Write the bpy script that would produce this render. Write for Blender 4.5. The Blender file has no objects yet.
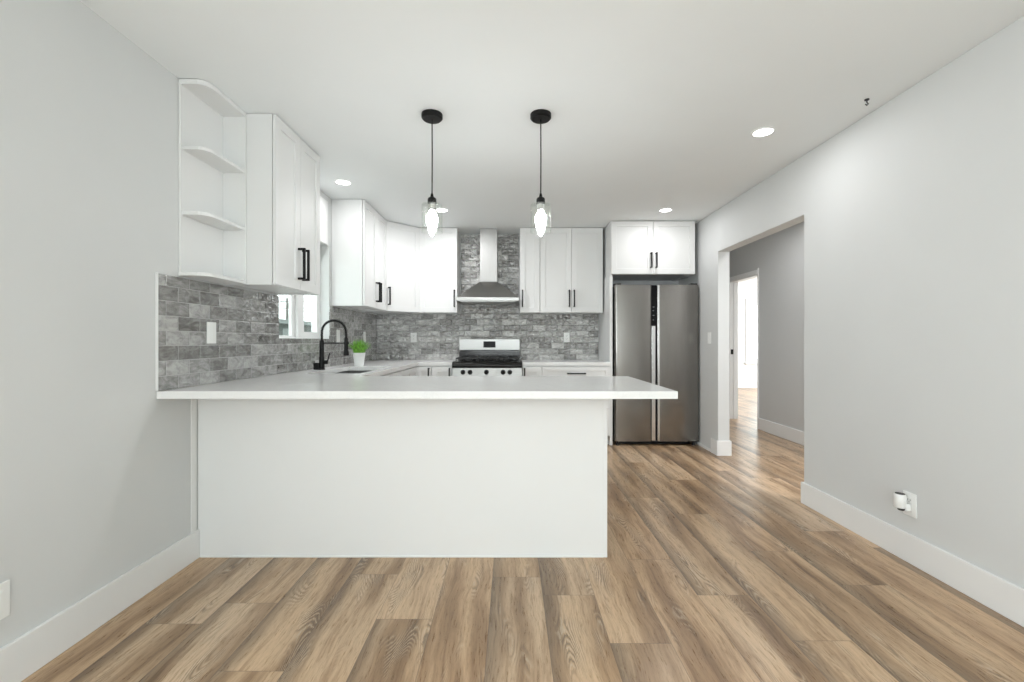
import bpy, bmesh, math, random
from mathutils import Vector, Matrix
random.seed(7)
S = bpy.context.scene
COL = S.collection
PI = math.pi

# ------------------------------------------------------------------ camera
cam_d = bpy.data.cameras.new('camera'); cam = bpy.data.objects.new('camera', cam_d); COL.objects.link(cam)
cam.location = (0, 0, 1.14); cam.rotation_euler = (PI/2, 0, 0)
cam_d.sensor_width = 36; cam_d.lens = 440*36/1024
cam_d.shift_x = 1/1024; cam_d.shift_y = -0.5/1024
cam_d.clip_start = 0.05; cam_d.clip_end = 300
S.camera = cam
S.view_settings.view_transform = 'Standard'; S.view_settings.look = 'None'
S.view_settings.exposure = 0.2; S.view_settings.gamma = 1.0
S.view_settings.use_curve_mapping = False

# ------------------------------------------------------------------ world (bright overcast sky)
W = bpy.data.worlds.new('sky'); S.world = W; W.use_nodes = True
bg = W.node_tree.nodes['Background']; bg.inputs[0].default_value = (0.89, 0.965, 0.97, 1); bg.inputs[1].default_value = 3.4

def area(name, loc, rot, sx, sy, watt, col=(1,1,1), shape='RECTANGLE', spread=PI):
    l = bpy.data.lights.new(name, 'AREA'); l.shape = shape; l.size = sx
    if shape == 'RECTANGLE': l.size_y = sy
    l.energy = watt; l.color = col; l.spread = spread
    o = bpy.data.objects.new(name, l); COL.objects.link(o); o.location = loc; o.rotation_euler = rot
    return o
# daylight through the big window behind the camera and the left window there
DAY = (0.945, 0.965, 1.0)
area('daylight_near_window', (0.2, -2.42, 1.30), (PI/2, 0, 0), 2.9, 1.9, 11, DAY)
# added fill inside the same window, tilted up to brighten the ceiling
area('ceiling_fill_near_window', (0.2, -2.36, 1.0), (PI/2+math.radians(38), 0, 0), 2.8, 1.0, 26, DAY)
area('daylight_side_window', (-1.60, -1.15, 1.45), (0, -PI/2, 0), 1.1, 1.6, 52, DAY)
for hy, hw_ in ((2.7, 34), (4.7, 4)): area('hall_fill', (2.62, hy, 2.42), (0, 0, 0), 0.3, 0.3, hw_, (0.99, 0.985, 1.0))  # added fill without any fitting, lifts the dark hallway
area('far_room_fill', (7.9, 8.0, 1.4), (0, PI/2, 0), 1.4, 2.0, 190, DAY)  # added out-of-view fill brightening the far room; solid wall behind it

H = 2.44; XL = -1.649; XR = 2.05; YB = 5.39; YN = -2.5

# ------------------------------------------------------------------ node helpers
class NT:
    def __init__(s, name):
        s.m = bpy.data.materials.new(name); s.m.use_nodes = True
        s.t = s.m.node_tree; s.b = s.t.nodes['Principled BSDF']; s.n = s.t.nodes; s.l = s.t.links
    def link(s, a, b): s.l.new(a, b)
    def put(s, sock, v):
        if isinstance(v, (int, float)): sock.default_value = v
        elif isinstance(v, tuple): sock.default_value = v if len(v) == len(sock.default_value) else v[:len(sock.default_value)]
        else: s.l.new(v, sock)
    def math(s, op, a, b=0.0, c=None):
        n = s.n.new('ShaderNodeMath'); n.operation = op; s.put(n.inputs[0], a); s.put(n.inputs[1], b)
        if c is not None: s.put(n.inputs[2], c)
        return n.outputs[0]
    def coord(s):
        n = s.n.new('ShaderNodeTexCoord'); q = s.n.new('ShaderNodeSeparateXYZ'); s.link(n.outputs['Object'], q.inputs[0])
        return q.outputs[0], q.outputs[1], q.outputs[2]
    def comb(s, x, y, z):
        n = s.n.new('ShaderNodeCombineXYZ')
        for i, v in enumerate((x, y, z)): s.put(n.inputs[i], v)
        return n.outputs[0]
    def noise(s, vec, scale=5, detail=2, rough=0.5, dist=0.0):
        n = s.n.new('ShaderNodeTexNoise'); s.link(vec, n.inputs['Vector'])
        n.inputs['Scale'].default_value = scale; n.inputs['Detail'].default_value = detail
        n.inputs['Roughness'].default_value = rough; n.inputs['Distortion'].default_value = dist
        return n.outputs[0]
    def white(s, vec):
        n = s.n.new('ShaderNodeTexWhiteNoise'); n.noise_dimensions = '3D'; s.link(vec, n.inputs['Vector'])
        return n.outputs['Value'], n.outputs['Color']
    def ramp(s, f, stops):
        n = s.n.new('ShaderNodeValToRGB'); s.put(n.inputs[0], f); e = n.color_ramp.elements
        while len(e) > 1: e.remove(e[-1])
        e[0].position = stops[0][0]; e[0].color = tuple(stops[0][1]) + (1,)
        for p, c in stops[1:]:
            k = e.new(p); k.color = tuple(c) + (1,)
        return n.outputs[0]
    def mix(s, f, a, b, mode='MIX'):
        n = s.n.new('ShaderNodeMix'); n.data_type = 'RGBA'; n.blend_type = mode
        s.put(n.inputs[0], f)
        for k, v in ((6, a), (7, b)):
            if isinstance(v, tuple): n.inputs[k].default_value = tuple(v) + (1,) if len(v) == 3 else v
            else: s.link(v, n.inputs[k])
        return n.outputs[2]
    def bump(s, h, strength=0.2, dist=0.01):
        n = s.n.new('ShaderNodeBump'); n.inputs['Strength'].default_value = strength; n.inputs['Distance'].default_value = dist
        s.link(h, n.inputs['Height']); s.link(n.outputs[0], s.b.inputs['Normal']); s.link(n.outputs[0], s.b.inputs['Coat Normal']); return n

def simple(name, col, rough=0.5, metal=0.0, spec=0.5, noise=0.0, nscale=30, bump=0.0, emit=None, es=0):
    t = NT(name); b = t.b
    b.inputs['Base Color'].default_value = tuple(col) + (1,); b.inputs['Roughness'].default_value = rough
    b.inputs['Metallic'].default_value = metal; b.inputs['Specular IOR Level'].default_value = spec
    if noise or bump:
        x, y, z = t.coord(); n = t.noise(t.comb(x, y, z), nscale, 3)
        if noise:
            c = t.ramp(n, [(0.3, [v*(1-noise) for v in col]), (0.7, [min(1, v*(1+noise)) for v in col])])
            t.link(c, b.inputs['Base Color'])
        if bump: t.bump(n, bump, 0.002)
    if emit: b.inputs['Emission Color'].default_value = tuple(emit) + (1,); b.inputs['Emission Strength'].default_value = es
    return t.m

def glass_mat(name, tint=(1,1,1), f=1.45):
    m = bpy.data.materials.new(name); m.use_nodes = True; t = m.node_tree; t.nodes.clear()
    o = t.nodes.new('ShaderNodeOutputMaterial'); mx = t.nodes.new('ShaderNodeMixShader')
    a = t.nodes.new('ShaderNodeBsdfTransparent'); g = t.nodes.new('ShaderNodeBsdfGlossy'); lw = t.nodes.new('ShaderNodeLayerWeight'); lw.inputs[0].default_value = 0.5; pw = t.nodes.new('ShaderNodeMath'); pw.operation = 'POWER'; pw.inputs[1].default_value = 4.0; fr = t.nodes.new('ShaderNodeMath'); fr.operation = 'MULTIPLY_ADD'; fr.inputs[1].default_value = 0.45; fr.inputs[2].default_value = 0.045
    a.inputs[0].default_value = tuple(tint) + (1,); g.inputs['Roughness'].default_value = 0.02; t.links.new(lw.outputs['Facing'], pw.inputs[0]); t.links.new(pw.outputs[0], fr.inputs[0])
    t.links.new(fr.outputs[0], mx.inputs[0]); t.links.new(a.outputs[0], mx.inputs[1]); t.links.new(g.outputs[0], mx.inputs[2])
    t.links.new(mx.outputs[0], o.inputs[0]); return m

def floor_mat():
    t = NT('oak_vinyl_planks'); x, y, z = t.coord()
    w = 0.231; L = 1.22
    u = t.math('DIVIDE', t.math('SUBTRACT', x, 0.142), w); ci = t.math('FLOOR', u)
    # stagger of the board ends, column by column
    ends = {-8: 1.2, -7: 0.55, -6: 1.91, -5: 1.517, -4: 2.146, -3: 1.80, -2: 1.35, -1: 0.9, 0: 1.97, 1: 1.656, 2: 2.29, 3: 1.97, 4: 1.67, 5: 2.38, 6: 2.05, 7: 2.63}
    cr = t.n.new('ShaderNodeValToRGB'); cr.color_ramp.interpolation = 'CONSTANT'; el = cr.color_ramp.elements
    el.remove(el[1])
    for k in range(16):
        v0 = (-ends[k-8]/L) % 1.0; e = el[0] if k == 0 else el.new(k/16+0.0005); e.position = 0 if k == 0 else k/16+0.0005; e.color = (v0, v0, v0, 1)
    t.link(t.math('FRACT', t.math('ADD', t.math('DIVIDE', t.math('ADD', ci, 8.0), 16.0), 0.01)), cr.inputs[0])
    v = t.math('ADD', t.math('DIVIDE', y, L), t.math('ADD', cr.outputs[0], 0.0)); ri = t.math('FLOOR', v)
    r, rc = t.white(t.comb(ci, ri, 5.1)); r2, _ = t.white(t.comb(ri, ci, 8.7))
    off = t.math('MULTIPLY', r, 40.0)
    fu = t.math('FRACT', u); fv = t.math('FRACT', v)
    wob = t.math('MULTIPLY', t.math('SUBTRACT', t.noise(t.comb(x, t.math('MULTIPLY', y, 2.2), off), 1.5, 2), 0.5), 0.055)
    xx = t.math('ADD', x, wob)
    broad = t.noise(t.comb(t.math('ADD', t.math('MULTIPLY', xx, 9.0), off), t.math('MULTIPLY', y, 0.9), off), 1, 2, 0.5)
    mid = t.noise(t.comb(t.math('MULTIPLY', xx, 38), t.math('ADD', t.math('MULTIPLY', y, 2.2), off), off), 1, 5, 0.7)
    fine = t.noise(t.comb(t.math('MULTIPLY', xx, 130), t.math('MULTIPLY', y, 11), off), 1, 5, 0.8)
    fld = t.noise(t.comb(t.math('ADD', t.math('MULTIPLY', x, 7.0), off), t.math('MULTIPLY', y, 1.3), off), 1, 1, 0.4)
    sn = t.math('SINE', t.math('ADD', t.math('MULTIPLY', fld, 300.0), t.math('MULTIPLY', fine, 9.0)))
    mn = t.noise(t.comb(t.math('MULTIPLY', x, 11), t.math('MULTIPLY', y, 2.6), t.math('ADD', off, 9.0)), 1, 2)
    msk = t.math('MINIMUM', t.math('MAXIMUM', t.math('MULTIPLY', t.math('SUBTRACT', mn, 0.54), 7.0), 0.0), 1.0)
    base = t.ramp(r2, [(0.0, (0.475, 0.315, 0.182)), (0.35, (0.555, 0.395, 0.250)), (0.65, (0.50, 0.348, 0.212)), (1.0, (0.565, 0.418, 0.280))])
    dk = t.ramp(broad, [(0.28, (0.40, 0.35, 0.30)), (0.42, (0.68, 0.63, 0.58)), (0.54, (1.0, 1.0, 1.0)), (0.72, (1.08, 1.09, 1.10))])
    c = t.mix(1.0, base, dk, 'MULTIPLY')
    # a dark heartwood band printed along one long side of some boards
    side = t.math('MULTIPLY', t.math('MAXIMUM', t.math('SUBTRACT', 1.0, t.math('MULTIPLY', t.math('ADD', fu, t.math('MULTIPLY', wob, 3.0)), 3.2)), 0.0), t.math('GREATER_THAN', r2, 0.45))
    c = t.mix(t.math('MULTIPLY', side, 0.75), c, (0.135, 0.095, 0.062))
    c = t.mix(1.0, c, t.ramp(mid, [(0.30, (0.64, 0.58, 0.52)), (0.50, (1.0, 1.0, 1.0)), (0.70, (1.08, 1.08, 1.09))]), 'MULTIPLY')
    c = t.mix(1.0, c, t.ramp(fine, [(0.32, (0.70, 0.67, 0.63)), (0.50, (1, 1, 1)), (0.68, (1.14, 1.14, 1.14))]), 'MULTIPLY')
    lines = t.math('MULTIPLY', t.math('MAXIMUM', t.math('SUBTRACT', sn, 0.5), 0.0), t.math('MULTIPLY', msk, 0.9))
    c = t.mix(lines, c, (0.62, 0.54, 0.42))
    dl = t.math('MULTIPLY', t.math('MAXIMUM', t.math('SUBTRACT', t.math('MULTIPLY', sn, -1.0), 0.1), 0.0), t.math('MULTIPLY', msk, 0.8))
    c = t.mix(dl, c, (0.12, 0.085, 0.058))
    gu = t.math('MINIMUM', fu, t.math('SUBTRACT', 1.0, fu)); gv = t.math('MINIMUM', fv, t.math('SUBTRACT', 1.0, fv))
    gap = t.math('MAXIMUM', t.math('LESS_THAN', gu, 0.006), t.math('LESS_THAN', gv, 0.0012))
    c = t.mix(t.math('MULTIPLY', gap, 0.5), c, (0.10, 0.07, 0.05))
    t.link(c, t.b.inputs['Base Color'])
    t.link(t.math('ADD', 0.22, t.math('MULTIPLY', fine, 0.14)), t.b.inputs['Roughness'])
    t.b.inputs['Specular IOR Level'].default_value = 0.5
    t.bump(t.math('SUBTRACT', t.math('MULTIPLY', fine, 0.4), gap), 0.2, 0.0015)
    return t.m

def tile_mat(name, axis):
    t = NT(name); x, y, z = t.coord(); h = (x if axis == 'x' else y)
    tw, th = 0.152, 0.0715
    v = t.math('DIVIDE', t.math('SUBTRACT', z, 0.9), th); ri = t.math('FLOOR', v)
    odd = t.math('MULTIPLY', t.math('MODULO', ri, 2.0), 0.5)
    u = t.math('ADD', t.math('DIVIDE', t.math('ADD', h, 3.0), tw), odd); ci = t.math('FLOOR', u)
    r, rc = t.white(t.comb(ci, ri, 2.2))
    off = t.math('MULTIPLY', r, 30.0)
    n1 = t.noise(t.comb(t.math('MULTIPLY', h, 1.0), t.math('MULTIPLY', z, 2.2), off), 11, 5, 0.62, 1.2)
    n2 = t.noise(t.comb(h, z, off), 90, 3, 0.6)
    tone = t.math('ADD', t.math('MULTIPLY', r, 0.34), t.math('MULTIPLY', n1, 0.86))
    c = t.ramp(tone, [(0.32, (0.105, 0.102, 0.094)), (0.48, (0.20, 0.197, 0.188)), (0.62, (0.31, 0.308, 0.298)), (0.82, (0.50, 0.50, 0.485))])
    c = t.mix(0.35, c, t.ramp(n2, [(0.3, (0.75, 0.75, 0.75)), (0.7, (1.2, 1.2, 1.2))]), 'MULTIPLY')
    fu = t.math('FRACT', u); fv = t.math('FRACT', v)
    gu = t.math('MULTIPLY', t.math('MINIMUM', fu, t.math('SUBTRACT', 1.0, fu)), tw)
    gv = t.math('MULTIPLY', t.math('MINIMUM', fv, t.math('SUBTRACT', 1.0, fv)), th)
    e = t.math('MINIMUM', gu, gv)
    gr = t.math('LESS_THAN', e, 0.0016)
    c = t.mix(gr, c, (0.40, 0.40, 0.39))
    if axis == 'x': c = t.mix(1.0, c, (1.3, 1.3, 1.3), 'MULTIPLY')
    t.link(c, t.b.inputs['Base Color'])
    t.link(t.math('ADD', 0.07, t.math('MULTIPLY', gr, 0.6)), t.b.inputs['Roughness'])
    t.b.inputs['Specular IOR Level'].default_value = 0.9; t.b.inputs['Coat Weight'].default_value = 1.0; t.b.inputs['Coat Roughness'].default_value = 0.03
    wav = t.noise(t.comb(h, t.math('MULTIPLY', z, 1.3), off), 17, 2, 0.45)
    edge = t.math('MINIMUM', t.math('DIVIDE', e, 0.006), 1.0)
    t.bump(t.math('ADD', t.math('MULTIPLY', wav, 1.0), t.math('MULTIPLY', edge, 0.16)), 1.0, 0.035 if axis == 'x' else 0.012)
    return t.m

def quartz_mat():
    t = NT('white_quartz'); x, y, z = t.coord(); p = t.comb(x, y, z)
    n = t.noise(p, 3.0, 5, 0.6, 1.2)
    vein = t.math('ABSOLUTE', t.math('SUBTRACT', n, 0.5))
    c = t.ramp(vein, [(0.0, (0.765, 0.765, 0.755)), (0.015, (0.80, 0.80, 0.79)), (0.3, (0.81, 0.81, 0.80))])
    s = t.noise(p, 160, 2, 0.7)
    c = t.mix(0.5, c, t.ramp(s, [(0.30, (0.88, 0.88, 0.87)), (0.42, (1, 1, 1))]), 'MULTIPLY')
    t.link(c, t.b.inputs['Base Color']); t.b.inputs['Roughness'].default_value = 0.16
    return t.m

def steel_mat(name, col=(0.55, 0.545, 0.53), rough=0.28, vertical=True, metal=1.0):
    t = NT(name); x, y, z = t.coord()
    p = t.comb(t.math('MULTIPLY', x, 400 if vertical else 4), t.math('MULTIPLY', y, 400 if vertical else 4), t.math('MULTIPLY', z, 4 if vertical else 400))
    n = t.noise(p, 1, 2, 0.5)
    t.link(t.mix(1.0, tuple(col), t.ramp(n, [(0.3, (0.93, 0.93, 0.93)), (0.7, (1.05, 1.05, 1.05))]), 'MULTIPLY'), t.b.inputs['Base Color'])
    t.b.inputs['Metallic'].default_value = metal; t.b.inputs['Roughness'].default_value = rough
    if 'Anisotropic' in t.b.inputs: t.b.inputs['Anisotropic'].default_value = 0.5
    return t.m

M = dict(
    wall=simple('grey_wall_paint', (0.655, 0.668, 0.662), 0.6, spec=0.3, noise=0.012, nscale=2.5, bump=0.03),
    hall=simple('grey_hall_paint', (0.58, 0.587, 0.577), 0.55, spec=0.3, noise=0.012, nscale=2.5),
    ceil=simple('ceiling_paint', (0.85, 0.88, 0.885), 0.8, spec=0.2, noise=0.01, nscale=2),
    trim=simple('white_trim_paint', (0.80, 0.805, 0.795), 0.4, noise=0.008, nscale=3),
    cab=simple('white_cabinet_paint', (0.77, 0.777, 0.77), 0.46, noise=0.006, nscale=3),
    cabin=simple('white_cabinet_inside', (0.76, 0.765, 0.755), 0.5, noise=0.006, nscale=3),
    black=simple('matt_black_metal', (0.007, 0.007, 0.007), 0.42, metal=0.0, spec=0.2, noise=0.1),
    blackgl=simple('black_enamel', (0.008, 0.008, 0.008), 0.12, noise=0.1),
    iron=simple('cast_iron', (0.015, 0.015, 0.015), 0.55, noise=0.2, nscale=120, bump=0.3),
    darkgap=simple('dark_grey_plastic', (0.03, 0.03, 0.032), 0.5, noise=0.1),
    plastic=simple('white_plastic', (0.84, 0.85, 0.83), 0.3, noise=0.005),
    slot=simple('dark_slot', (0.05, 0.05, 0.05), 0.5, noise=0.1),
    steel=steel_mat('brushed_steel'),
    steelh=steel_mat('brushed_steel_horizontal', (0.42, 0.42, 0.41), 0.38, False),
    fridge=steel_mat('dark_stainless', (0.25, 0.238, 0.222), 0.22),
    fridgeedge=steel_mat('bright_edge_steel', (0.70, 0.70, 0.69), 0.25),
    hoodsteel=steel_mat('hood_steel', (0.40, 0.395, 0.38), 0.27, False),
    chimney=steel_mat('chimney_steel', (0.50, 0.50, 0.49), 0.5),
    sink=steel_mat('sink_steel', (0.30, 0.30, 0.295), 0.35, False),
    floor=floor_mat(), tile_l=tile_mat('grey_glazed_tile_left', 'y'), tile_b=tile_mat('grey_glazed_tile_back', 'x'),
    quartz=quartz_mat(),
    glass=glass_mat('clear_glass', (0.99, 1, 0.99), 1.5), wglass=glass_mat('window_glass', (0.96, 0.985, 0.975), 1.45),
    bulb=simple('lit_bulb', (1, 1, 1), 0.3, emit=(0.985, 0.985, 1.0), es=72),
    lens=simple('lit_diffuser', (1, 1, 1), 0.4, emit=(1.0, 0.99, 0.97), es=9),
    display=simple('display_glass', (0.005, 0.005, 0.006), 0.3, spec=0.15, noise=0.1),
    digits=simple('display_digits', (0.2, 0.22, 0.23), 0.3, emit=(0.7, 0.8, 0.85), es=0.08),
    pot=simple('white_ceramic', (0.80, 0.81, 0.80), 0.35, noise=0.01),
    grass=simple('green_grass_blades', (0.17, 0.40, 0.045), 0.5, noise=0.5, nscale=40),
    soil=simple('dark_soil', (0.03, 0.022, 0.015), 0.9, noise=0.3, nscale=90),
    roofs=simple('neighbour_fascia', (0.14, 0.155, 0.15), 0.8, noise=0.05),
    siding=simple('neighbour_siding', (0.06, 0.068, 0.062), 0.8, noise=0.08, nscale=2),
    wood=simple('weathered_pole', (0.10, 0.10, 0.09), 0.9, noise=0.2),
    ground=simple('pale_ground', (0.35, 0.36, 0.32), 0.9, noise=0.15, nscale=1),
)

# ------------------------------------------------------------------ mesh helpers
class MB:
    def __init__(s): s.bm = bmesh.new()
    def box(s, x0, x1, y0, y1, z0, z1, mat=None):
        vs = [s.bm.verts.new((x, y, z)) for x in (x0, x1) for y in (y0, y1) for z in (z0, z1)]
        if mat is not None:
            for v in vs: v.co = mat @ v.co
        for f in ((0,1,3,2),(4,6,7,5),(0,4,5,1),(2,3,7,6),(0,2,6,4),(1,5,7,3)):
            s.bm.faces.new([vs[i] for i in f])
        return s
    def prism(s, pts, z0, z1, axis='z'):
        def P(a, b, c): return {'z': (a, b, c), 'x': (c, a, b), 'y': (a, c, b)}[axis]
        a = [s.bm.verts.new(P(p[0], p[1], z0)) for p in pts]; b = [s.bm.verts.new(P(p[0], p[1], z1)) for p in pts]
        n = len(pts)
        s.bm.faces.new(a); s.bm.faces.new(b[::-1])
        for i in range(n): s.bm.faces.new((a[i], b[i], b[(i+1) % n], a[(i+1) % n]))
        return s
    def lathe(s, prof, c=(0,0,0), n=32, axis='z', caps=True):
        rings = []
        for r, h in prof:
            ring = []
            for i in range(n):
                a = 2*PI*i/n; u, v = r*math.cos(a), r*math.sin(a)
                p = {'z': (u, v, h), 'x': (h, u, v), 'y': (u, h, v)}[axis]
                ring.append(s.bm.verts.new((p[0]+c[0], p[1]+c[1], p[2]+c[2])))
            rings.append(ring)
        for a, b in zip(rings, rings[1:]):
            for i in range(n): s.bm.faces.new((a[i], a[(i+1) % n], b[(i+1) % n], b[i]))
        if caps: s.bm.faces.new(rings[0]); s.bm.faces.new(rings[-1][::-1])
        return s
    def tube(s, pts, r, n=10):
        pts = [Vector(p) for p in pts]; rings = []; up = None
        for i, p in enumerate(pts):
            t = (pts[min(i+1, len(pts)-1)] - pts[max(i-1, 0)]).normalized()
            if up is None: up = t.orthogonal().normalized()
            up = (up - t*up.dot(t)); up = up.normalized() if up.length > 1e-6 else t.orthogonal().normalized()
            sd = t.cross(up); rr = r[i] if isinstance(r, (list, tuple)) else r
            rings.append([s.bm.verts.new(p + (up*math.cos(2*PI*k/n) + sd*math.sin(2*PI*k/n))*rr) for k in range(n)])
        for a, b in zip(rings, rings[1:]):
            for i in range(n): s.bm.faces.new((a[i], a[(i+1) % n], b[(i+1) % n], b[i]))
        s.bm.faces.new(rings[0][::-1]); s.bm.faces.new(rings[-1])
        return s
    def build(s, name, mat, parent=None, bevel=0.0, smooth=False, world=False, seg=2):
        bmesh.ops.recalc_face_normals(s.bm, faces=s.bm.faces[:])
        me = bpy.data.meshes.new(name); s.bm.to_mesh(me); s.bm.free(); me.materials.append(mat)
        o = bpy.data.objects.new(name, me); COL.objects.link(o)
        if parent is not None:
            o.parent = parent
            if world:
                mt = Matrix.Identity(4); q = parent
                while q is not None: mt = q.matrix_basis @ mt; q = q.parent
                me.transform(mt.inverted())
        if smooth:
            for p in me.polygons: p.use_smooth = True
            es = o.modifiers.new('edge', 'EDGE_SPLIT'); es.split_angle = math.radians(38)
        if bevel:
            b = o.modifiers.new('bevel', 'BEVEL'); b.width = bevel; b.segments = seg; b.limit_method = 'ANGLE'
        return o

def slab(xs, ys, keep, z0, z1):
    """one watertight slab out of grid cells kept by keep(xc, yc)"""
    m = MB(); cells = {(i, j) for i in range(len(xs)-1) for j in range(len(ys)-1) if keep((xs[i]+xs[i+1])/2, (ys[j]+ys[j+1])/2)}
    V = {}
    def v(i, j, k):
        if (i, j, k) not in V: V[(i, j, k)] = m.bm.verts.new((xs[i], ys[j], (z0, z1)[k]))
        return V[(i, j, k)]
    for i, j in cells:
        m.bm.faces.new((v(i,j,1), v(i+1,j,1), v(i+1,j+1,1), v(i,j+1,1)))
        m.bm.faces.new((v(i,j,0), v(i,j+1,0), v(i+1,j+1,0), v(i+1,j,0)))
        for (di, dj, a, b) in ((-1,0,(0,0),(0,1)), (1,0,(1,1),(1,0)), (0,-1,(1,0),(0,0)), (0,1,(0,1),(1,1))):
            if (i+di, j+dj) not in cells:
                m.bm.faces.new((v(i+a[0],j+a[1],0), v(i+a[0],j+a[1],1), v(i+b[0],j+b[1],1), v(i+b[0],j+b[1],0)))
    return m

def tag(o, label, cat, group=None, kind=None):
    if label: o['label'] = label
    if cat: o['category'] = cat
    if group: o['group'] = group
    if kind: o['kind'] = kind
    return o
def thing(name, label, cat, loc=(0,0,0), rz=0.0, group=None):
    o = bpy.data.objects.new(name, None); COL.objects.link(o); o.empty_display_size = 0.05
    o.location = loc; o.rotation_euler = (0, 0, rz); return tag(o, label, cat, group)
def struct(o, label=None):
    o['kind'] = 'structure'
    if label: o['label'] = label
    return o

# ------------------------------------------------------------------ the setting
def wall_with_holes(axis, a0, a1, b0, b1, z0, z1, holes):
    """wall running along a (x or y), thickness b, with rectangular holes (a0,a1,z0,z1)"""
    as_ = sorted({a0, a1} | {h[0] for h in holes} | {h[1] for h in holes}); zs = sorted({z0, z1} | {h[2] for h in holes} | {h[3] for h in holes})
    def keep(a, z): return not any(h[0] < a < h[1] and h[2] < z < h[3] for h in holes)
    m = slab(as_, zs, keep, b0, b1)
    for v in m.bm.verts:
        a, z, b = v.co; v.co = (a, b, z) if axis == 'x' else (b, a, z)
    return m
T = 0.115
XH = 3.19
fl = MB().box(XL-0.2, 9.0, YN-0.2, 10.8, -0.12, 0); struct(fl.build('floor', M['floor']), 'wood plank floor with long light brown oak boards')
struct(MB().box(XL-0.2, 9.0, YN-0.2, 10.8, H, H+0.12).build('ceiling', M['ceil']))
struct(wall_with_holes('y', YN, YB, XL-0.16, XL, 0, H, [(3.11, 3.985, 1.155, 1.99), (-1.75, -0.55, 0.6, 2.1)]).build('wall_left', M['wall']))
struct(MB().box(XL-0.16, XR+T, YB, YB+0.12, 0, H).build('wall_back', M['wall']))
struct(wall_with_holes('x', XL-0.16, XR+T, YN-0.14, YN, 0, H, [(-1.25, 1.65, 0.35, 2.25)]).build('wall_near', M['wall']))
wr = wall_with_holes('y', YN, YB, XR, XR+T, 0, H, [(3.08, 4.357, 0, 2.02)])
wr.box(XR, XR+T, YB+0.12, 7.0, 0, H)
struct(wr.build('wall_right', M['wall'], bevel=0.004), 'light grey wall with the wide hallway opening')
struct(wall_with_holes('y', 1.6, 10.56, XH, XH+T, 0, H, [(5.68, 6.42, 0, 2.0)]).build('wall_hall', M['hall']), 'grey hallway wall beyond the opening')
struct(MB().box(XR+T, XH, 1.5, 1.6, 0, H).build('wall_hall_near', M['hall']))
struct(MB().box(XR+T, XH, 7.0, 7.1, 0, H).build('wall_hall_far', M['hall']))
struct(wall_with_holes('x', XH, 8.1, 10.56, 10.7, 0, H, [(5.72, 6.9, 0.62, 2.08)]).build('wall_far_room_back', M['ceil']))
struct(MB().box(8.0, 8.1, 4.4, 10.56, 0, H).build('wall_far_room_right', M['ceil']))
struct(MB().box(XH+T, 8.0, 4.3, 4.4, 0, H).build('wall_far_room_near', M['ceil']))

# baseboards
BH = 0.148; BT = 0.014
def bb(name, prof_pts): return name
def base_run(name, *boxes):
    m = MB()
    for b in boxes: m.box(*b)
    return struct(m.build(name, M['trim'], bevel=0.003))
base_run('baseboard_left', (XL, XL+BT, YN, 2.314, 0, BH))
base_run('baseboard_right', (XR-BT, XR, YN, 3.08+BT, 0, BH), (XR, XR+T+BT, 3.0801, 3.08+BT, 0, BH))
base_run('baseboard_opening', (XR-BT, XR, 4.357-BT, 4.49, 0, BH), (XR-0.012, XR, 4.49, 4.88, 0, 0.03), (XR, XR+T+BT, 4.357-BT, 4.357, 0, BH), (XR+T, XR+T+BT, 4.357, 7.0, 0, BH))
base_run('baseboard_hall', (XH-BT, XH, 1.6, 5.657, 0, BH))
base_run('baseboard_far_room', (XH+T, 8.0, 10.56-BT, 10.56, 0, 0.16))
base_run('baseboard_near', (XL+BT, XR-BT, YN, YN+BT, 0, BH))
# white quarter strip where the peninsula meets the left wall
struct(MB().box(XL, XL+0.005, 2.264, 2.302, BH, 0.867).build('trim_1', M['trim'], bevel=0.002), 'narrow vertical white strip on left wall beside the peninsula')
struct(MB().box(XL, XL+0.014, 3.06, 3.93, 1.992, 2.38).build('trim_2', M['trim'], bevel=0.002), 'white board on the wall above the sink window')

# hall door frame
d = struct(thing('door_1', 'white door frame in the hallway opening to a bright room', None, (XH, 6.05, 0)))
m = MB()
m.box(XH-0.012, XH, 5.658, 5.68, 0, 2.075).box(XH-0.018, XH, 6.42, 6.495, 0, 2.075).box(XH-0.018, XH, 5.68, 6.42, 2.0, 2.055)
m.build('door_casing', M['trim'], d, bevel=0.003, world=True)
m = MB(); m.box(XH-0.002, XH+T+0.002, 5.675, 5.69, 0, 2.0).box(XH-0.002, XH+T+0.002, 6.41, 6.425, 0, 2.0).box(XH-0.002, XH+T+0.002, 5.69, 6.41, 1.985, 2.0)
m.box(XH+0.05, XH+0.085, 6.398, 6.41, 0, 1.985)
m.build('door_jamb', M['trim'], d, bevel=0.002, world=True)
MB().box(XH+0.012, XH+0.045, 6.405, 6.4105, 0.94, 1.01).build('strike_plate', M['black'], d, world=True)

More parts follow.
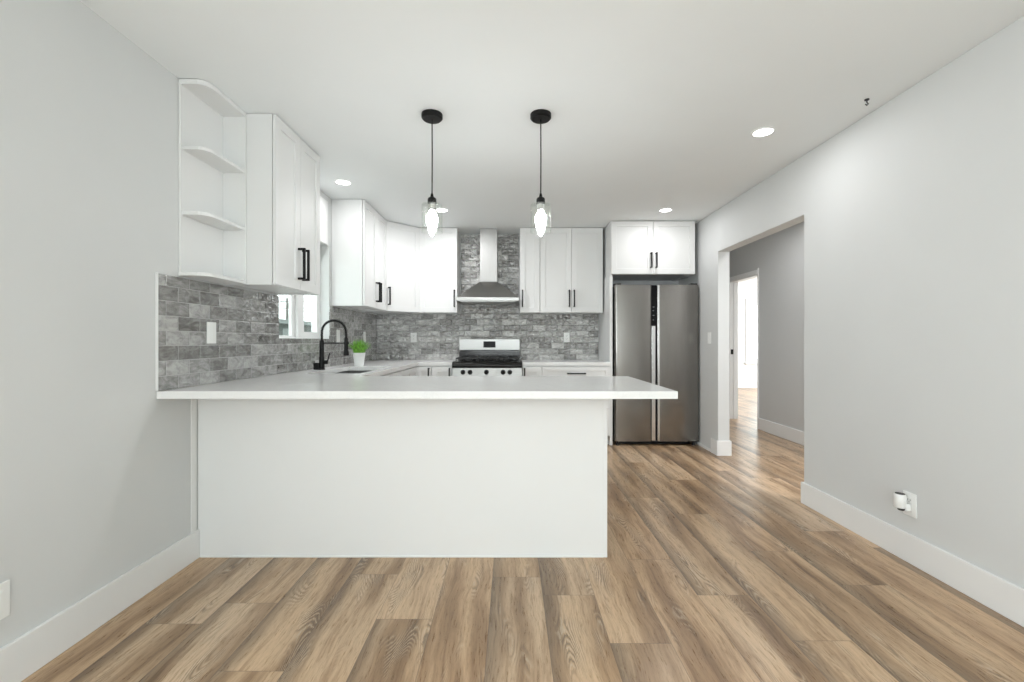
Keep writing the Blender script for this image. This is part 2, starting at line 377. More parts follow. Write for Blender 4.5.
# windows: sink window (sliding, two sashes)
def window(name, label, axis, a0, a1, z0, z1, b, inward, fw=0.035, mid=None, sashes=((0.036, 0.036, 0.036), (0.048, 0.048, 0.048))):
    """frame at plane b (depth b..b+0.05*dir) ; axis = running axis"""
    w = struct(thing(name, label, None, ((a0+a1)/2, b, z0) if axis == 'x' else (b, (a0+a1)/2, z0)))
    def bx(m, p0, p1, q0, q1, r0, r1):
        q0, q1 = min(q0, q1), max(q0, q1)
        if axis == 'x': m.box(p0, p1, q0, q1, r0, r1)
        else: m.box(q0, q1, p0, p1, r0, r1)
    m = MB()
    for (p0, p1, r0, r1) in ((a0, a1, z0, z0+fw), (a0, a1, z1-fw, z1), (a0, a0+fw, z0+fw, z1-fw), (a1-fw, a1, z0+fw, z1-fw)):
        bx(m, p0, p1, b-0.03, b+0.03, r0, r1)
    m.build('window_frame', M['trim'], w, bevel=0.003, world=True)
    mid = mid or (a0+a1)/2; sw = 0.036
    for k, (s0, s1, q) in enumerate(((a0+fw, mid+sw/2, b-inward*0.013), (mid-sw/2, a1-fw, b+inward*0.013))):
        sl, sr, ss = sashes[k]
        m = MB(); zz0, zz1 = z0+fw, z1-fw
        for (p0, p1, r0, r1) in ((s0, s1, zz0, zz0+ss), (s0, s1, zz1-ss, zz1), (s0, s0+sl, zz0+ss, zz1-ss), (s1-sr, s1, zz0+ss, zz1-ss)):
            bx(m, p0, p1, q-0.012, q+0.012, r0, r1)
        sh = m.build('window_sash', M['trim'], w, bevel=0.002, world=True)
        m = MB(); bx(m, s0+sl, s1-sr, q-0.002, q+0.002, zz0+ss, zz1-ss)
        m.build('pane', M['wglass'], sh, world=True)
    return w
window('window_1', 'white sliding window above the sink', 'y', 3.11, 3.985, 1.155, 1.99, XL-0.112, 1, fw=0.010, mid=3.605, sashes=((0.02, 0.09, 0.014), (0.105, 0.036, 0.048)))
window('window_2', 'window in the bright far room', 'x', 5.72, 6.9, 0.62, 2.08, 10.62, -1, fw=0.05)
m = MB(); m.box(5.63, 5.72, 10.54, 10.56, 0.55, 2.15).box(6.9, 6.99, 10.54, 10.56, 0.55, 2.15).box(5.72, 6.9, 10.54, 10.56, 2.08, 2.15).box(5.6, 7.02, 10.50, 10.56, 0.58, 0.62)
struct(m.build('trim_3', M['trim'], bevel=0.003), 'white casing round the far room window')
window('window_3', 'wide window behind the viewer', 'x', -1.25, 1.65, 0.35, 2.25, YN-0.07, 1, fw=0.05)
window('window_4', 'side window on the left wall behind the viewer', 'y', -1.75, -0.55, 0.6, 2.1, XL-0.08, 1, fw=0.05)

# ------------------------------------------------------------------ outside the sink window
struct(MB().box(-120, XL-0.2, -60, 130, -0.35, -0.25).build('ground', M['ground']))
b = thing('neighbour_building', 'low grey building with pale flat eave seen through the sink window', 'building', (-15, 29, -0.25))
m = MB().box(-20, -14.3, 20, 40, -0.25, 2.18); m.build('wall', M['siding'], b, world=True)
MB().box(-20.3, -14.0, 19.7, 40.3, 2.18, 2.46).build('roof_edge', M['roofs'], b, world=True, bevel=0.02)
for yy in (23.5, 27.5, 31.5): MB().box(-14.31, -14.27, yy, yy+1.6, 0.8, 1.9).build('window', M['roofs'], b, world=True)
p = thing('utility_pole', 'dark wooden utility pole with crossarms beyond the sink window', 'utility pole', (-40.7, 80, -0.25))
MB().lathe([(0.30, -0.25), (0.2, 8.9)], (-40.7, 80, 0), 12).build('pole', M['wood'], p, world=True, smooth=True)
for zz, ww in ((8.1, 1.3), (6.9, 0.9)):
    MB().box(-40.7-ww, -40.7+ww, 79.92, 80.08, zz, zz+0.2).build('crossarm', M['wood'], p, world=True)
MB().lathe([(0.28, 7.0), (0.34, 7.1), (0.34, 7.9), (0.28, 8.0)], (-40.1, 80, 0), 14).build('transformer', M['wood'], p, world=True, smooth=True)
for k, (za, zb, lb) in enumerate(((4.75, 4.62, 'uppermost of the wires crossing the sky in the sink window'), (4.15, 4.02, 'middle wire crossing the sky in the sink window'), (4.45, 3.05, 'lowest steeply sloping wire in the sink window'))):
    tag(MB().tube([(-19+(i-6)*9.0, 40, (za+zb)/2+(zb-za)*(i-6)*0.5) for i in (range(13) if za != 4.45 else (5, 6, 7))], 0.032, 6).build('overhead_wire', M['wood']), lb, 'wire', 'overhead wires outside the window')

# ------------------------------------------------------------------ backsplash
def tiles():
    ys = [2.044, 3.11, 3.985, YB-0.008]; zs = [0.906, 1.155, 1.452]
    m = MB()
    g = slab(ys, zs, lambda y, z: not (3.11 < y < 3.985 and z > 1.155), XL+0.0005, XL+0.009)
    for v in g.bm.verts:
        a, z, b_ = v.co; v.co = (b_, a, z)
    o = tag(g.build('backsplash', M['tile_l']), 'grey glazed brick tile splashback on left wall around the sink window', 'backsplash', 'tiled splashbacks')
    e = MB().box(XL+0.0005, XL+0.011, 2.040, 2.044, 0.906, 1.456).build('edge_trim', M['trim'], o); e['label'] = 'white end strip of the tiling'
    xs = [XL+0.009, -0.612, 0.095, 1.068]; zs = [0.906, 1.46, 2.437]
    g = slab(xs, zs, lambda x, z: z < 1.46 or -0.612 < x < 0.095, YB-0.009, YB-0.0005)
    for v in g.bm.verts:
        a, z, b_ = v.co; v.co = (a, b_, z)
    tag(g.build('backsplash', M['tile_b']), 'shiny grey tile splashback on back wall rising behind the range hood', 'backsplash', 'tiled splashbacks')
tiles()

# ------------------------------------------------------------------ cabinets
def pull(parent, x, z, ln=0.17, vertical=True, y=-0.02, name='handle'):
    m = MB(); t = 0.0068; o = 0.032
    if vertical:
        m.box(x-t, x+t, y-o-2*t, y-o, z-ln/2, z+ln/2)
        for zz in (z-ln/2, z+ln/2-2*t): m.box(x-t, x+t, y-o, y, zz, zz+2*t)
    else:
        m.box(x-ln/2, x+ln/2, y-o-2*t, y-o, z-t, z+t)
        for xx in (x-ln/2, x+ln/2-2*t): m.box(xx, xx+2*t, y-o, y, z-t, z+t)
    h = m.build(name, M['black'], parent, bevel=0.001); h['label'] = 'black bar handle'; return h
def shaker(parent, x0, x1, z0, z1, name='door', rail=0.058, hx=None, hz=None, vertical=True, ln=0.17):
    g = 0.0018; x0 += g; x1 -= g; z0 += g; z1 -= g; rl = min(rail, (x1-x0)*0.3, (z1-z0)*0.3)
    m = slab([x0, x0+rl, x1-rl, x1], [z0, z0+rl, z1-rl, z1], lambda x, z: not (x0+rl < x < x1-rl and z0+rl < z < z1-rl), -0.022, -0.0035)
    m.box(x0+rl-0.004, x1-rl+0.004, z0+rl-0.004, z1-rl+0.004, -0.013, -0.004)
    for v in m.bm.verts:
        a, z, b_ = v.co; v.co = (a, b_, z)
    dd = m.build(name, M['cab'], parent, bevel=0.0015)
    if hx is not None: pull(dd, hx, hz, ln, vertical, y=-0.022)
    return dd
def upper(label, loc, rz, w, dep, z0, z1, doors, group='white upper cabinets', body=None, hh=0.195):
    c = thing('upper_cabinet', label, 'cabinet', (loc[0], loc[1], z0), rz, group)
    h = z1-z0
    if body is None:
        m = MB(); t = 0.016
        m.box(0, w, 0, dep, 0, h)
        # recessed underside
        m.build('body', M['cab'], c, bevel=0.001)
        mm = MB(); mm.box(0.0, t, 0.0, dep, -0.012, 0).box(w-t, w, 0.0, dep, -0.012, 0).box(t, w-t, 0.0, t, -0.012, 0); mm.build('bottom_rail', M['cab'], c)
    else: body.build('body', M['cab'], c, bevel=0.001, world=True)
    n = len(doors)
    for i, side in enumerate(doors):
        a, b_ = w*i/n, w*(i+1)/n
        hx = a+0.028 if side == 'L' else b_-0.028
        shaker(c, a, b_, -0.012, h-0.002, hx=hx, hz=0.052+hh/2, ln=hh)
    return c
ZU = 1.472; ZT = 2.437
upper('white two door upper cabinet nearest the camera, beside the open shelves', (-1.366, 2.514), PI/2, 0.586, 0.281, ZU, ZT, 'RL', hh=0.2)
upper('white two door upper cabinet on left wall just beyond the sink window', (-1.366, 4.04), PI/2, 0.722, 0.281, ZU, ZT, 'RL')
bdy = MB().prism([(-1.647, 4.765), (-1.366, 4.765), (-1.063, 5.068), (-1.063, YB-0.001), (-1.647, YB-0.001)], ZU-0.004, ZT)
upper('diagonal white corner upper cabinet with a single angled door', (-1.366, 4.765), PI/4, 0.4285, 0.3, ZU, ZT, 'L', body=bdy)
upper('single door white upper cabinet immediately left of the range hood', (-1.058, 5.077), 0, 0.438, 0.312, ZU, ZT, 'R')
upper('narrow single door white upper cabinet immediately right of the range hood', (0.103, 5.077), 0, 0.229, 0.312, ZU, ZT, 'L')
upper('two door white upper cabinet between the narrow cabinet and the refrigerator', (0.334, 5.077), 0, 0.723, 0.312, ZU, ZT, 'RL')
upper('short two door white cabinet above the refrigerator', (1.086, 4.79), 0, 0.91, 0.598, 1.872, ZT, 'RL', hh=0.165)

# open end shelf
def end_shelf():
    s = thing('open_wall_shelf', 'white open end shelf with two curved shelves on the left wall', 'shelf', (XL, 2.192, 1.46))
    x0 = XL+0.001
    def prof(inset=0.0, back=0.0):
        pts = [(x0+back, 2.180+inset), (-1.556, 2.180+inset)]
        for i in range(1, 8):
            a = -PI/2 + (PI/2)*i/8; pts.append((-1.556+0.047*math.cos(a)-inset*0.5*i/8, 2.244+inset+0.06*math.sin(a)))
        pts += [(-1.509-inset*0.5, 2.250+inset), (-1.509-inset*0.5, 2.5115), (x0+back, 2.5115)]
        return pts
    MB().prism(prof(), 2.412, ZT).build('top_panel', M['cab'], s, world=True, bevel=0.001)
    MB().prism(prof(), 1.462, 1.48).build('bottom_panel', M['cab'], s, world=True, bevel=0.001)
    MB().box(x0, x0+0.012, 2.180, 2.5115, 1.48, 2.412).build('back_panel', M['cab'], s, world=True, bevel=0.001)
    MB().box(x0+0.012, -1.509, 2.4995, 2.5115, 1.48, 2.412).build('side_panel', M['cab'], s, world=True, bevel=0.001)
    for z in (1.765, 2.09):
        MB().prism([(x, min(y, 2.4995)) for x, y in prof(0.006, 0.012)], z, z+0.017).build('shelf', M['cab'], s, world=True, bevel=0.001)
end_shelf()

# base cabinets
def base(label, loc, rz, w, dep, fronts, h=0.866, name='base_cabinet'):
    c = thing(name, label, 'cabinet', (loc[0], loc[1], 0), rz, 'white base cabinets')
    if name == 'sink_cabinet':
        t = 0.016; MB().box(0, w, 0, dep, 0.1, 0.116).box(0, t, 0, dep, 0.116, h).box(w-t, w, 0, dep, 0.116, h).box(t, w-t, dep-t, dep, 0.116, 0.6).box(t, w-t, 0, t, 0.68, h).build('body', M['cab'], c, bevel=0.001)
    else: MB().box(0, w, 0, dep, 0.1, h).build('body', M['cab'], c, bevel=0.001)
    MB().box(0, w, 0.06, dep, 0, 0.1).build('toe_kick', M['cab'], c)
    for f in fronts: shaker(c, *f[:4], name=f[4], hx=f[5], hz=f[6], vertical=f[7], ln=f[8])
    return c
yF = 4.77
base('narrow white corner base cabinet at the inside corner left of the range', (-1.03, yF), 0, 0.172, 0.615, [(0.004, 0.172, 0.11, 0.858, 'door', 0.145, 0.77, True, 0.15)])
base('slim white base cabinet touching the left side of the range', (-0.857, yF), 0, 0.218, 0.615, [(0, 0.218, 0.11, 0.858, 'door', 0.196, 0.77, True, 0.15)])
base('slim white base cabinet touching the right side of the range', (0.124, yF), 0, 0.211, 0.615, [(0, 0.211, 0.11, 0.858, 'door', 0.022, 0.77, True, 0.15)])
base('white base cabinet with wide drawers left of the refrigerator panel', (0.336, yF), 0, 0.735, 0.615,
     [(0, 0.735, 0.70, 0.858, 'drawer', 0.3675, 0.785, False, 0.2), (0, 0.735, 0.41, 0.70, 'drawer', 0.3675, 0.62, False, 0.2), (0, 0.735, 0.11, 0.41, 'drawer', 0.3675, 0.33, False, 0.2)])
base('white sink base cabinet below the left window', (-1.03, 3.08), PI/2, 0.95, 0.615, [(0, 0.475, 0.11, 0.70, 'door', 0.45, 0.62, True, 0.15), (0.475, 0.95, 0.11, 0.70, 'door', 0.50, 0.62, True, 0.15), (0, 0.95, 0.70, 0.858, 'drawer_front', None, None, True, 0)], name='sink_cabinet')
base('white base cabinet on left wall between sink and back corner', (-1.03, 4.03), PI/2, 0.735, 0.615, [(0, 0.42, 0.11, 0.70, 'door', 0.39, 0.62, True, 0.15), (0, 0.42, 0.70, 0.858, 'drawer', 0.21, 0.785, False, 0.15), (0.42, 0.712, 0.11, 0.858, 'panel', None, None, True, 0)])

# peninsula
pn = thing('peninsula_cabinet', 'long white peninsula base with plain panel facing the dining area', 'cabinet', (-0.57, 2.6, 0))
MB().box(XL+0.001, 0.487, 2.332, 2.9, 0.1, 0.866).box(XL+0.001, 0.487, 2.332, 2.84, 0, 0.1).build('body', M['cab'], pn, world=True)
MB().box(XL+0.001, 0.490, 2.314, 2.331, 0.0, 0.866).build('back_panel', M['cab'], pn, world=True, bevel=0.001)
MB().box(0.488, 0.506, 2.312, 2.9, 0.0, 0.866).build('end_panel', M['cab'], pn, world=True, bevel=0.001)
MB().box(XL+0.017, 0.487, 2.308, 2.3155, 0.0, 0.012).build('shoe_moulding', M['trim'], pn, world=True, bevel=0.003)
for i in range(3):
    a = -0.95 + i*0.48
    rt = bpy.data.objects.new('cabinet_front', None); COL.objects.link(rt); rt.parent = pn
    rt.location = (a+0.47+0.57, 2.90-2.6, 0); rt.rotation_euler = (0, 0, PI)
    x0, x1 = 0, 0.475
    for (z0, z1, nm) in ((0.11, 0.70, 'door'), (0.70, 0.858, 'drawer')): shaker(rt, x0, x1, z0, z1, name=nm)
# tall panel beside refrigerator
tag(MB().box(1.074, 1.106, 4.79, YB-0.001, 0, 1.857).build('refrigerator_side_panel', M['cab'], bevel=0.001), 'tall narrow white panel standing left of the refrigerator', 'panel')

# worktops
zt0, zt1 = 0.868, 0.904
xs = [XL+0.001, -1.47, -1.085, -1.007, -0.637, 0.776]; ys = [2.044, 2.914, 3.15, 3.98, 4.748, YB-0.0095]
def keep(x, y):
    if y < 2.914: return True
    if x > -1.007: return y > 4.748 and x < -0.637
    return not (-1.47 < x < -1.085 and 3.15 < y < 3.98)
g = slab(xs, ys, keep, zt0, zt1)
tag(g.build('countertop', M['quartz'], bevel=0.002), 'white quartz worktop over the peninsula, sink run and back left corner', 'countertop')
tag(MB().box(0.122, 1.073, 4.748, YB-0.0095, zt0, zt1).build('countertop', M['quartz'], bevel=0.002), 'short white quartz worktop between the range and refrigerator', 'countertop')

# sink
sk = thing('kitchen_sink', 'stainless undermount sink set in worktop below the window', 'sink', (-1.28, 3.565, 0.66))
m = MB()
x0, x1, y0, y1, zb, zr = -1.486, -1.069, 3.134, 3.996, 0.68, 0.8665
t = 0.012
m.box(x0, x1, y0, y1, zb, zb+t).box(x0, x0+t, y0, y1, zb+t, zr).box(x1-t, x1, y0, y1, zb+t, zr).box(x0+t, x1-t, y0, y0+t, zb+t, zr).box(x0+t, x1-t, y1-t, y1, zb+t, zr)
m.build('basin', M['sink'], sk, world=True, bevel=0.002)
MB().lathe([(0.045, zb+t), (0.045, zb+t+0.004), (0.03, zb+t+0.004), (0.028, zb+t+0.001)], (-1.28, 3.565, 0), 24).build('drain', M['steelh'], sk, world=True, smooth=True)

# faucet
fx, fy = -1.535, 3.57
fa = thing('kitchen_faucet', 'black spring neck kitchen faucet standing behind the sink', 'faucet', (fx, fy, zt1))
z = zt1
MB().lathe([(0.027, z), (0.027, z+0.006), (0.021, z+0.012), (0.021, z+0.10), (0.018, z+0.105), (0.018, z+0.235), (0.012, z+0.24)], (fx, fy, 0), 24).build('body', M['black'], fa, world=True, smooth=True)
MB().box(fx-0.062, fx-0.015, fy-0.02, fy+0.02, z+0.0005, z+0.055).build('side_block', M['black'], fa, world=True, bevel=0.006)
MB().lathe([(0.016, fx+0.015), (0.016, fx+0.048), (0.012, fx+0.05)], (0, fy, z+0.06), 20, axis='x').tube([(fx+0.045, fy, z+0.065), (fx+0.055, fy-0.005, z+0.09), (fx+0.068, fy-0.01, z+0.135)], [0.006, 0.005, 0.004], 8).build('lever', M['black'], fa, world=True, smooth=True)
R = 0.098
arc = [(fx, fy, z+0.235), (fx, fy, z+0.30)] + [(fx+R-R*math.cos(PI*i/24), fy, z+0.30+R*math.sin(PI*i/24)) for i in range(1, 25)] + [(fx+2*R+0.002, fy, z+0.24)]
MB().tube(arc, 0.0065, 10).build('hose', M['black'], fa, world=True, smooth=True)
# coil around the arc
pts = []
P = [Vector(p) for p in arc]; seg = [0]
for a, b_ in zip(P, P[1:]): seg.append(seg[-1]+(b_-a).length)
turns = 40; N = turns*10
def at(s):
    for k in range(len(seg)-1):
        if s <= seg[k+1] or k == len(seg)-2:
            f = (s-seg[k])/(seg[k+1]-seg[k]); t_ = (P[k+1]-P[k]).normalized(); return P[k].lerp(P[k+1], f), t_
for i in range(N+1):
    c, t_ = at(seg[-1]*i/N*0.96); sd = Vector((0, 1, 0)); up = t_.cross(sd).normalized(); a = 2*PI*turns*i/N
    pts.append(c + (up*math.cos(a)+sd*math.sin(a))*0.0105)
MB().tube(pts, 0.0022, 6).build('spring', M['black'], fa, world=True, smooth=True)
hx = fx+2*R+0.002
MB().lathe([(0.010, z+0.262), (0.016, z+0.25), (0.017, z+0.16), (0.022, z+0.13), (0.022, z+0.115), (0.015, z+0.112)], (hx, fy, 0), 20).build('spray_head', M['black'], fa, world=True, smooth=True)
MB().tube([(fx, fy, z+0.215), (hx-0.015, fy, z+0.215)], 0.005, 8).lathe([(0.021, z+0.205), (0.021, z+0.225)], (hx, fy, 0), 20).build('holder_arm', M['black'], fa, world=True, smooth=True)

# potted plant
px, py = -1.415, 4.10
pl = thing('potted_plant', 'small bushy green grass plant in white pot behind the sink', 'plant', (px, py, zt1))
MB().lathe([(0.038, zt1), (0.040, zt1+0.003), (0.056, zt1+0.118), (0.056, zt1+0.122), (0.051, zt1+0.122), (0.049, zt1+0.105)], (px, py, 0), 32).build('pot', M['pot'], pl, world=True, smooth=True)
MB().lathe([(0.0495, zt1+0.095), (0.0495, zt1+0.108)], (px, py, 0), 24).build('soil', M['soil'], pl, world=True)
m = MB()
for i in range(300):
    a = random.uniform(0, 2*PI); r0 = 0.045*math.sqrt(random.random()); out = random.uniform(0.0, 0.085)*(0.4+r0/0.045*0.6)
    hh = random.uniform(0.09, 0.155)*(1-0.35*out/0.08); w = random.uniform(0.004, 0.0075)
    b0 = Vector((px+r0*math.cos(a), py+r0*math.sin(a), zt1+0.107)); dr = Vector((math.cos(a), math.sin(a), 0)); sd = Vector((-math.sin(a), math.cos(a), 0))
    b1 = b0+dr*out*0.35+Vector((0, 0, hh*0.6)); b2 = b0+dr*out+Vector((0, 0, hh))
    nrm = dr*0.0006
    v = [m.bm.verts.new(p_) for p_ in (b0-sd*w/2, b0+sd*w/2, b1+sd*w*0.55, b1-sd*w*0.55, b2)]
    m.bm.faces.new((v[0], v[1], v[2], v[3])); m.bm.faces.new((v[3], v[2], v[4]))
gr = m.build('foliage', M['grass'], pl, world=True); gr.modifiers.new('thick', 'SOLIDIFY').thickness = 0.0006

# ------------------------------------------------------------------ range
rx0, rx1 = -0.634, 0.119; rc = (rx0+rx1)/2
rg = thing('gas_range', 'stainless gas range with black cooktop set between base cabinets', 'stove', (rc, 5.05, 0))
MB().box(rx0+0.002, rx1-0.002, 4.76, 5.37, 0.04, 0.86).build('body', M['steel'], rg, world=True)
MB().box(rx0+0.004, rx1-0.004, 4.722, 4.76, 0.18, 0.735).build('oven_door', M['steelh'], rg, world=True, bevel=0.004)
MB().box(rx0+0.10, rx1-0.10, 4.719, 4.723, 0.28, 0.62).build('oven_window', M['blackgl'], rg, world=True)
m = MB().tube([(rx0+0.06, 4.675, 0.70), (rx1-0.06, 4.675, 0.70)], 0.011, 12)
for xx in (rx0+0.09, rx1-0.09): m.box(xx-0.01, xx+0.01, 4.675, 4.722, 0.69, 0.71)
m.build('oven_handle', M['steelh'], rg, world=True, smooth=True)
MB().box(rx0+0.004, rx1-0.004, 4.73, 4.76, 0.05, 0.17).build('storage_drawer', M['steelh'], rg, world=True, bevel=0.004)
m = MB()
m.prism([(4.715, 0.74), (4.735, 0.846), (4.80, 0.846), (4.80, 0.74)], rx0, rx1, axis='x')
m.build('control_panel', M['steelh'], rg, world=True, bevel=0.003)
for xx in (462.8, 469.9, 486.3, 503.0, 509.8):
    X = (xx-511)/93.5
    m = MB().lathe([(0.026, 0), (0.026, -0.006), (0.021, -0.010), (0.019, -0.034), (0.016, -0.037)], (X, 4.724, 0.80), 20, axis='y')
    m.box(X-0.003, X+0.003, 4.683, 4.69, 0.785, 0.815)
    m.build('knob', M['black'], rg, world=True, smooth=True)
m = MB(); m.prism([(4.725, 0.847), (4.722, 0.87), (4.735, 0.895), (4.77, 0.912), (5.30, 0.915), (5.30, 0.847)], rx0, rx1, axis='x')
m.build('cooktop', M['blackgl'], rg, world=True, bevel=0.002)
for gx0, gx1 in ((rx0+0.03, rx0+0.265), (rx0+0.27, rx1-0.27), (rx1-0.265, rx1-0.03)):
    m = MB(); t = 0.005; za, zb_ = 0.937, 0.950
    for yy in (4.80, 5.03, 5.26): m.box(gx0, gx1, yy-t, yy+t, za, zb_)
    for xx in (gx0+t, (gx0+gx1)/2, gx1-t): m.box(xx-t, xx+t, 4.80, 5.26, za, zb_)
    for xx in (gx0+t, gx1-t):
        for yy in (4.80, 5.03, 5.26): m.box(xx-t, xx+t, yy-t, yy+t, 0.914, za)
    for yy in (4.915, 5.145): m.box(gx0, gx1, yy-t, yy+t, za, zb_)
    m.build('grate', M['iron'], rg, world=True, bevel=0.001)
for bx_, by_ in ((rx0+0.147, 4.915), (rx0+0.147, 5.145), (rc, 5.03), (rx1-0.147, 4.915), (rx1-0.147, 5.145)):
    MB().lathe([(0.045, 0.914), (0.045, 0.922), (0.03, 0.926), (0.03, 0.932), (0.004, 0.934)], (bx_, by_, 0), 24).build('burner', M['iron'], rg, world=True, smooth=True)
bg_ = MB().box(rx0+0.007, rx1-0.011, 5.305, 5.37, 1.022, 1.160).build('backguard', M['steelh'], rg, world=True, bevel=0.006)
MB().box(rx0+0.01, rx1-0.014, 5.30, 5.37, 0.90, 1.0).box(rx0+0.02, rx1-0.024, 5.31, 5.36, 1.0, 1.022).build('backguard_base', M['blackgl'], rg, world=True, bevel=0.002)
dsp = MB().box(-0.333, -0.187, 5.3015, 5.306, 1.055, 1.130).build('display', M['display'], bg_, world=True, bevel=0.001)

# hood
hc = (-0.624+0.103)/2; hd = thing('range_hood', 'wall chimney range hood in brushed steel above the range', 'range hood', (hc, 5.2, 1.583))
hw = 0.351; yf = 4.90; yb = YB-0.0095
MB().box(hc-hw, hc+hw, yf, yb, 1.583, 1.621).build('canopy_lip', M['steelh'], hd, world=True, bevel=0.002)
m = MB(); cw = 0.098
lo = [(hc-hw+0.002, yf+0.002), (hc+hw-0.002, yf+0.002), (hc+hw-0.002, yb), (hc-hw+0.002, yb)]; hi = [(hc-cw, 5.10), (hc+cw, 5.10), (hc+cw, yb), (hc-cw, yb)]
a = [m.bm.verts.new((x, y, 1.621)) for x, y in lo]; b_ = [m.bm.verts.new((x, y, 1.822)) for x, y in hi]
m.bm.faces.new(a); m.bm.faces.new(b_[::-1])
for i in range(4): m.bm.faces.new((a[i], a[(i+1)%4], b_[(i+1)%4], b_[i]))
m.build('canopy', M['hoodsteel'], hd, world=True)
MB().box(hc-cw, hc+cw, 5.10, yb, 1.822, H-0.002).build('chimney', M['chimney'], hd, world=True, bevel=0.001)
MB().box(hc-hw+0.04, hc+hw-0.04, yf+0.04, yb-0.03, 1.578, 1.5835).build('filter', M['steel'], hd, world=True)
m = MB()
for i in range(4): m.lathe([(0.006, 0), (0.006, -0.003)], (hc-0.045+i*0.03, yf, 1.602), 12, axis='y')
m.build('button_row', M['steel'], hd, world=True)

# refrigerator
fr = thing('refrigerator', 'tall dark stainless side by side refrigerator beneath the short cabinet', 'refrigerator', (1.57, 5.05, 0))
fx0, fx1 = 1.122, 2.030
MB().box(fx0+0.004, fx1-0.004, 4.83, 5.37, 0.03, 1.735).build('body', M['darkgap'], fr, world=True, bevel=0.004)
split0, split1 = 1.519, 1.588
def fdoor(x0, x1, label=None):
    # rounded outer corners in plan
    r = 0.022; pts = [(x0, 4.825), (x1, 4.825)]
    for i in range(7):
        a_ = i*(PI/2)/6; pts.append((x1-r+r*math.cos(a_), 4.752+r-r*math.sin(a_)))
    for i in range(7):
        a_ = PI/2+i*(PI/2)/6; pts.append((x0+r+r*math.cos(a_), 4.752+r-r*math.sin(a_)))
    o = MB().prism(pts, 0.05, 1.742).build('door', M['fridge'], fr, world=True, smooth=True)
    if label: o['label'] = label
    return o
fdoor(fx0, split0, 'narrower left freezer door'); fdoor(split1, fx1, 'wider right door')
MB().box(split1-0.006, split1+0.016, 4.747, 4.80, 0.055, 1.739).build('door_edge_strip', M['fridgeedge'], fr, world=True, bevel=0.003)
cp = MB().box(split0+0.0005, split1-0.014, 4.765, 4.82, 1.30, 1.74).build('control_strip', M['display'], fr, world=True)
for i, zz in enumerate((1.36, 1.41, 1.46, 1.50)): MB().box(1.535, 1.552 if i % 2 else 1.546, 4.7635, 4.7652, zz, zz+0.006).build('indicator', M['digits'], cp, world=True)
MB().box(split0+0.006, split1-0.022, 4.768, 4.82, 0.055, 1.298).build('recessed_grip', M['fridgeedge'], fr, world=True, bevel=0.002)
MB().box(split1-0.0215, split1-0.0065, 4.80, 4.82, 0.055, 1.298).build('gasket', M['black'], fr, world=True)
for xx in (fx0+0.04, fx1-0.04):
    MB().lathe([(0.02, 0.0), (0.02, 0.02), (0.012, 0.022), (0.012, 0.05)], (xx, 4.80, 0), 16).build('foot', M['darkgap'], fr, world=True, smooth=True)
    MB().box(xx-0.035, xx+0.035, 4.78, 4.86, 1.743, 1.762).build('hinge_cover', M['darkgap'], fr, world=True, bevel=0.004)
MB().box(fx0+0.07, fx1-0.07, 4.835, 4.86, 0.004, 0.05).build('kick_grille', M['black'], fr, world=True)

# ------------------------------------------------------------------ pendants
def pendant(x, y, label):
    p = thing('pendant_light', label, 'pendant light', (x, y, H), 0, 'pendant lights over the peninsula')
    c = (x, y, 0)
    MB().lathe([(0.06, H-0.0005), (0.060, H-0.022), (0.052, H-0.03), (0.01, H-0.031)], c, 40).build('canopy', M['black'], p, world=True, smooth=True)
    MB().tube([(x, y, H-0.03), (x+0.001, y, 2.2), (x, y, 1.965)], 0.0036, 8).build('cord', M['black'], p, world=True, smooth=True)
    s = MB().lathe([(0.006, 1.985), (0.010, 1.965), (0.022, 1.958), (0.025, 1.952), (0.025, 1.925), (0.022, 1.922)], c, 28).build('socket', M['black'], p, world=True, smooth=True)
    cl = MB().lathe([(0.0215, 1.921), (0.0215, 1.888), (0.019, 1.886)], c, 24).build('socket_collar', M['steel'], p, world=True, smooth=True)
    # open-bottomed glass with a top plate
    prof = [(0.0225, 1.9215), (0.057, 1.9215), (0.0595, 1.918), (0.0595, 1.762), (0.0572, 1.762), (0.0572, 1.9165), (0.0225, 1.9185)]
    MB().lathe(prof, c, 48, caps=False).build('glass_shade', M['glass'], p, world=True, smooth=True)
    bp = [(0.010, 1.888), (0.017, 1.878), (0.029, 1.858), (0.033, 1.838), (0.030, 1.815), (0.020, 1.79), (0.011, 1.772), (0.009, 1.748), (0.003, 1.740)]
    MB().lathe(bp, c, 24).build('bulb', M['bulb'], p, world=True, smooth=True)
pendant(-0.454, 2.53, 'left one of two black pendant lights with clear glass shade')
pendant(0.171, 2.53, 'right one of two black pendant lights with clear glass shade')

# ------------------------------------------------------------------ recessed lights
def downlight(x, y, label, watt=6.0):
    d = thing('recessed_light', label, 'ceiling light', (x, y, H), 0, 'recessed ceiling lights')
    MB().lathe([(0.066, H-0.0005), (0.066, H-0.004), (0.056, H-0.006), (0.054, H-0.001)], (x, y, 0), 36, caps=False).build('trim_ring', M['trim'], d, world=True, smooth=True)
    MB().lathe([(0.0545, H-0.0008), (0.0545, H-0.003)], (x, y, 0), 36).build('diffuser', M['lens'], d, world=True)
    area('lamp_beam', (x, y, H-0.008), (0, 0, 0), 0.10, 0.10, watt, (0.99, 0.985, 1.0), 'DISK')
downlight(1.57, 2.74, 'recessed ceiling light nearest the camera, near the right wall', 3.3)
downlight(1.54, 4.38, 'recessed ceiling light in front of the refrigerator', 3.8)
downlight(-1.377, 3.61, 'recessed ceiling light above the sink window', 2.6)
downlight(-0.69, 4.38, 'recessed ceiling light behind the left pendant near the hood', 10.5)

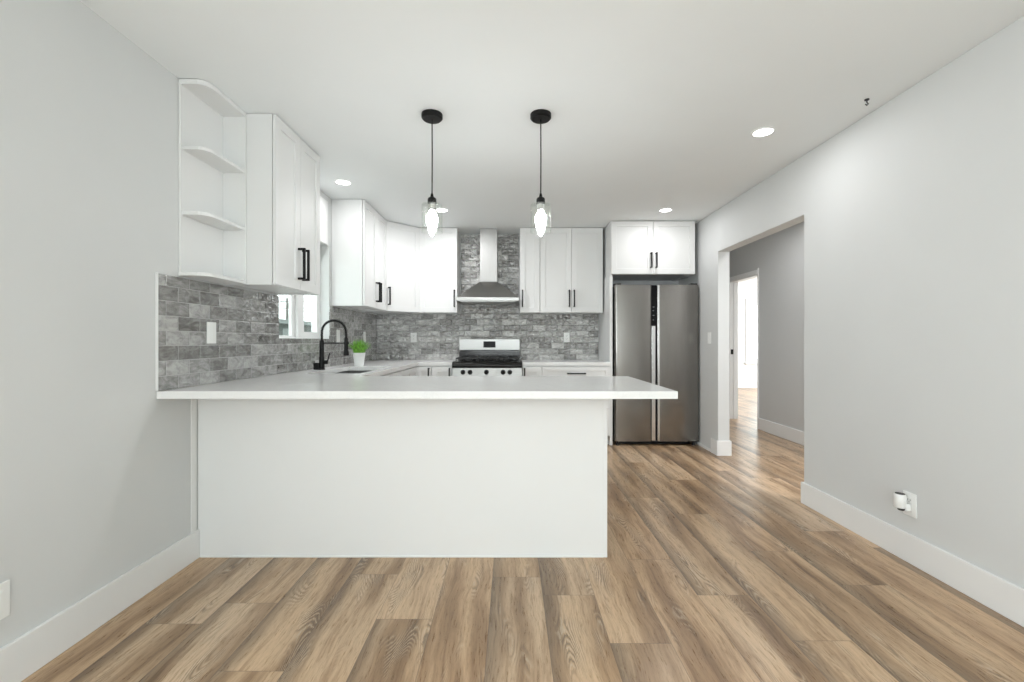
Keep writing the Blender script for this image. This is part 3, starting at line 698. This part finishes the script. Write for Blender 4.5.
# ceiling hook
hk = tag(MB().lathe([(0.011, H-0.0005), (0.011, H-0.006), (0.003, H-0.008)], (1.917, 2.37, 0), 16).tube([(1.917, 2.37, H-0.006), (1.917, 2.37, H-0.018), (1.925, 2.37, H-0.026), (1.917, 2.37, H-0.033), (1.909, 2.37, H-0.027)], 0.003, 8).build('ceiling_hook', M['darkgap'], smooth=True), 'tiny dark hook in the ceiling close to the right wall', 'hook')

# ------------------------------------------------------------------ outlets and switches
def plate(name, label, cat, loc, rz, kind, w=0.072, h=0.117):
    p = thing(name, label, cat, loc, rz, 'white wall plates')
    MB().box(-w/2, w/2, -0.006, -0.0005, -h/2, h/2).build('cover_plate', M['plastic'], p, bevel=0.002)
    if kind == 'rocker':
        MB().prism([(-0.0085, 0.0), (-0.006, 0.033), (-0.003, 0.033), (-0.003, -0.033), (-0.0075, -0.033)], -0.0165, 0.0165, axis='x').build('rocker', M['plastic'], p, bevel=0.0008)
    elif kind == 'outlet':
        for zc in (0.02, -0.02):
            so = MB().box(-0.016, 0.016, -0.0075, -0.003, zc-0.014, zc+0.014).build('socket', M['plastic'], p, bevel=0.003)
            MB().box(-0.0075, -0.0055, -0.0079, -0.007, zc-0.002, zc+0.008).box(0.0055, 0.0075, -0.0079, -0.007, zc-0.002, zc+0.008).box(-0.002, 0.002, -0.0079, -0.007, zc-0.010, zc-0.006).build('slots', M['slot'], so)
    elif kind == 'blank': MB().box(-0.0165, 0.0165, -0.0075, -0.003, -0.033, 0.033).build('insert', M['plastic'], p, bevel=0.0008)
    return p
TL = XL+0.009
plate('wall_switch', 'white switch plate on grey tiles nearest the camera', 'switch', (TL, 2.405, 1.182), PI/2, 'blank')
plate('wall_outlet', 'white plate on tiles between sink window and plant', 'outlet', (TL, 4.17, 1.182), PI/2, 'blank')
plate('wall_outlet', 'white plate on left tiles just above the plant near the corner', 'outlet', (TL, 4.92, 1.18), PI/2, 'outlet')
plate('wall_outlet', 'white outlet on back tiles left of the range', 'outlet', (-1.19, YB-0.009, 1.178), 0, 'outlet')
plate('wall_outlet', 'white outlet on back tiles right of the range', 'outlet', (0.68, YB-0.009, 1.178), 0, 'outlet')
plate('light_switch', 'white light switch on short wall between refrigerator and hallway', 'switch', (XR, 4.54, 1.165), -PI/2, 'rocker')
plate('wall_outlet', 'white outlet low on the left wall at the photo edge', 'outlet', (XL, 1.408, 0.298), PI/2, 'blank')
po = plate('wall_outlet', 'white outlet low on the right wall holding a plug-in', 'outlet', (XR, 2.258, 0.300), -PI/2, 'outlet', 0.074, 0.120)
# plug-in air freshener
af = thing('plug_in_air_freshener', 'small white plug-in freshener stuck in the right wall outlet', 'air freshener', (XR-0.03, 2.262, 0.30))
MB().lathe([(0.022, 0.280), (0.026, 0.286), (0.026, 0.345), (0.024, 0.35)], (XR-0.043, 2.270, 0), 24).build('housing', M['plastic'], af, world=True, smooth=True)
MB().lathe([(0.021, 0.3502), (0.021, 0.3515)], (XR-0.043, 2.270, 0), 20).build('vent', M['slot'], af, world=True)
MB().box(XR-0.032, XR-0.008, 2.245, 2.279, 0.268, 0.305).build('plug_body', M['plastic'], af, world=True, bevel=0.005)
MB().lathe([(0.013, 0.268), (0.015, 0.272), (0.015, 0.279)], (XR-0.043, 2.264, 0), 18).build('bottle', M['darkgap'], af, world=True, smooth=True)
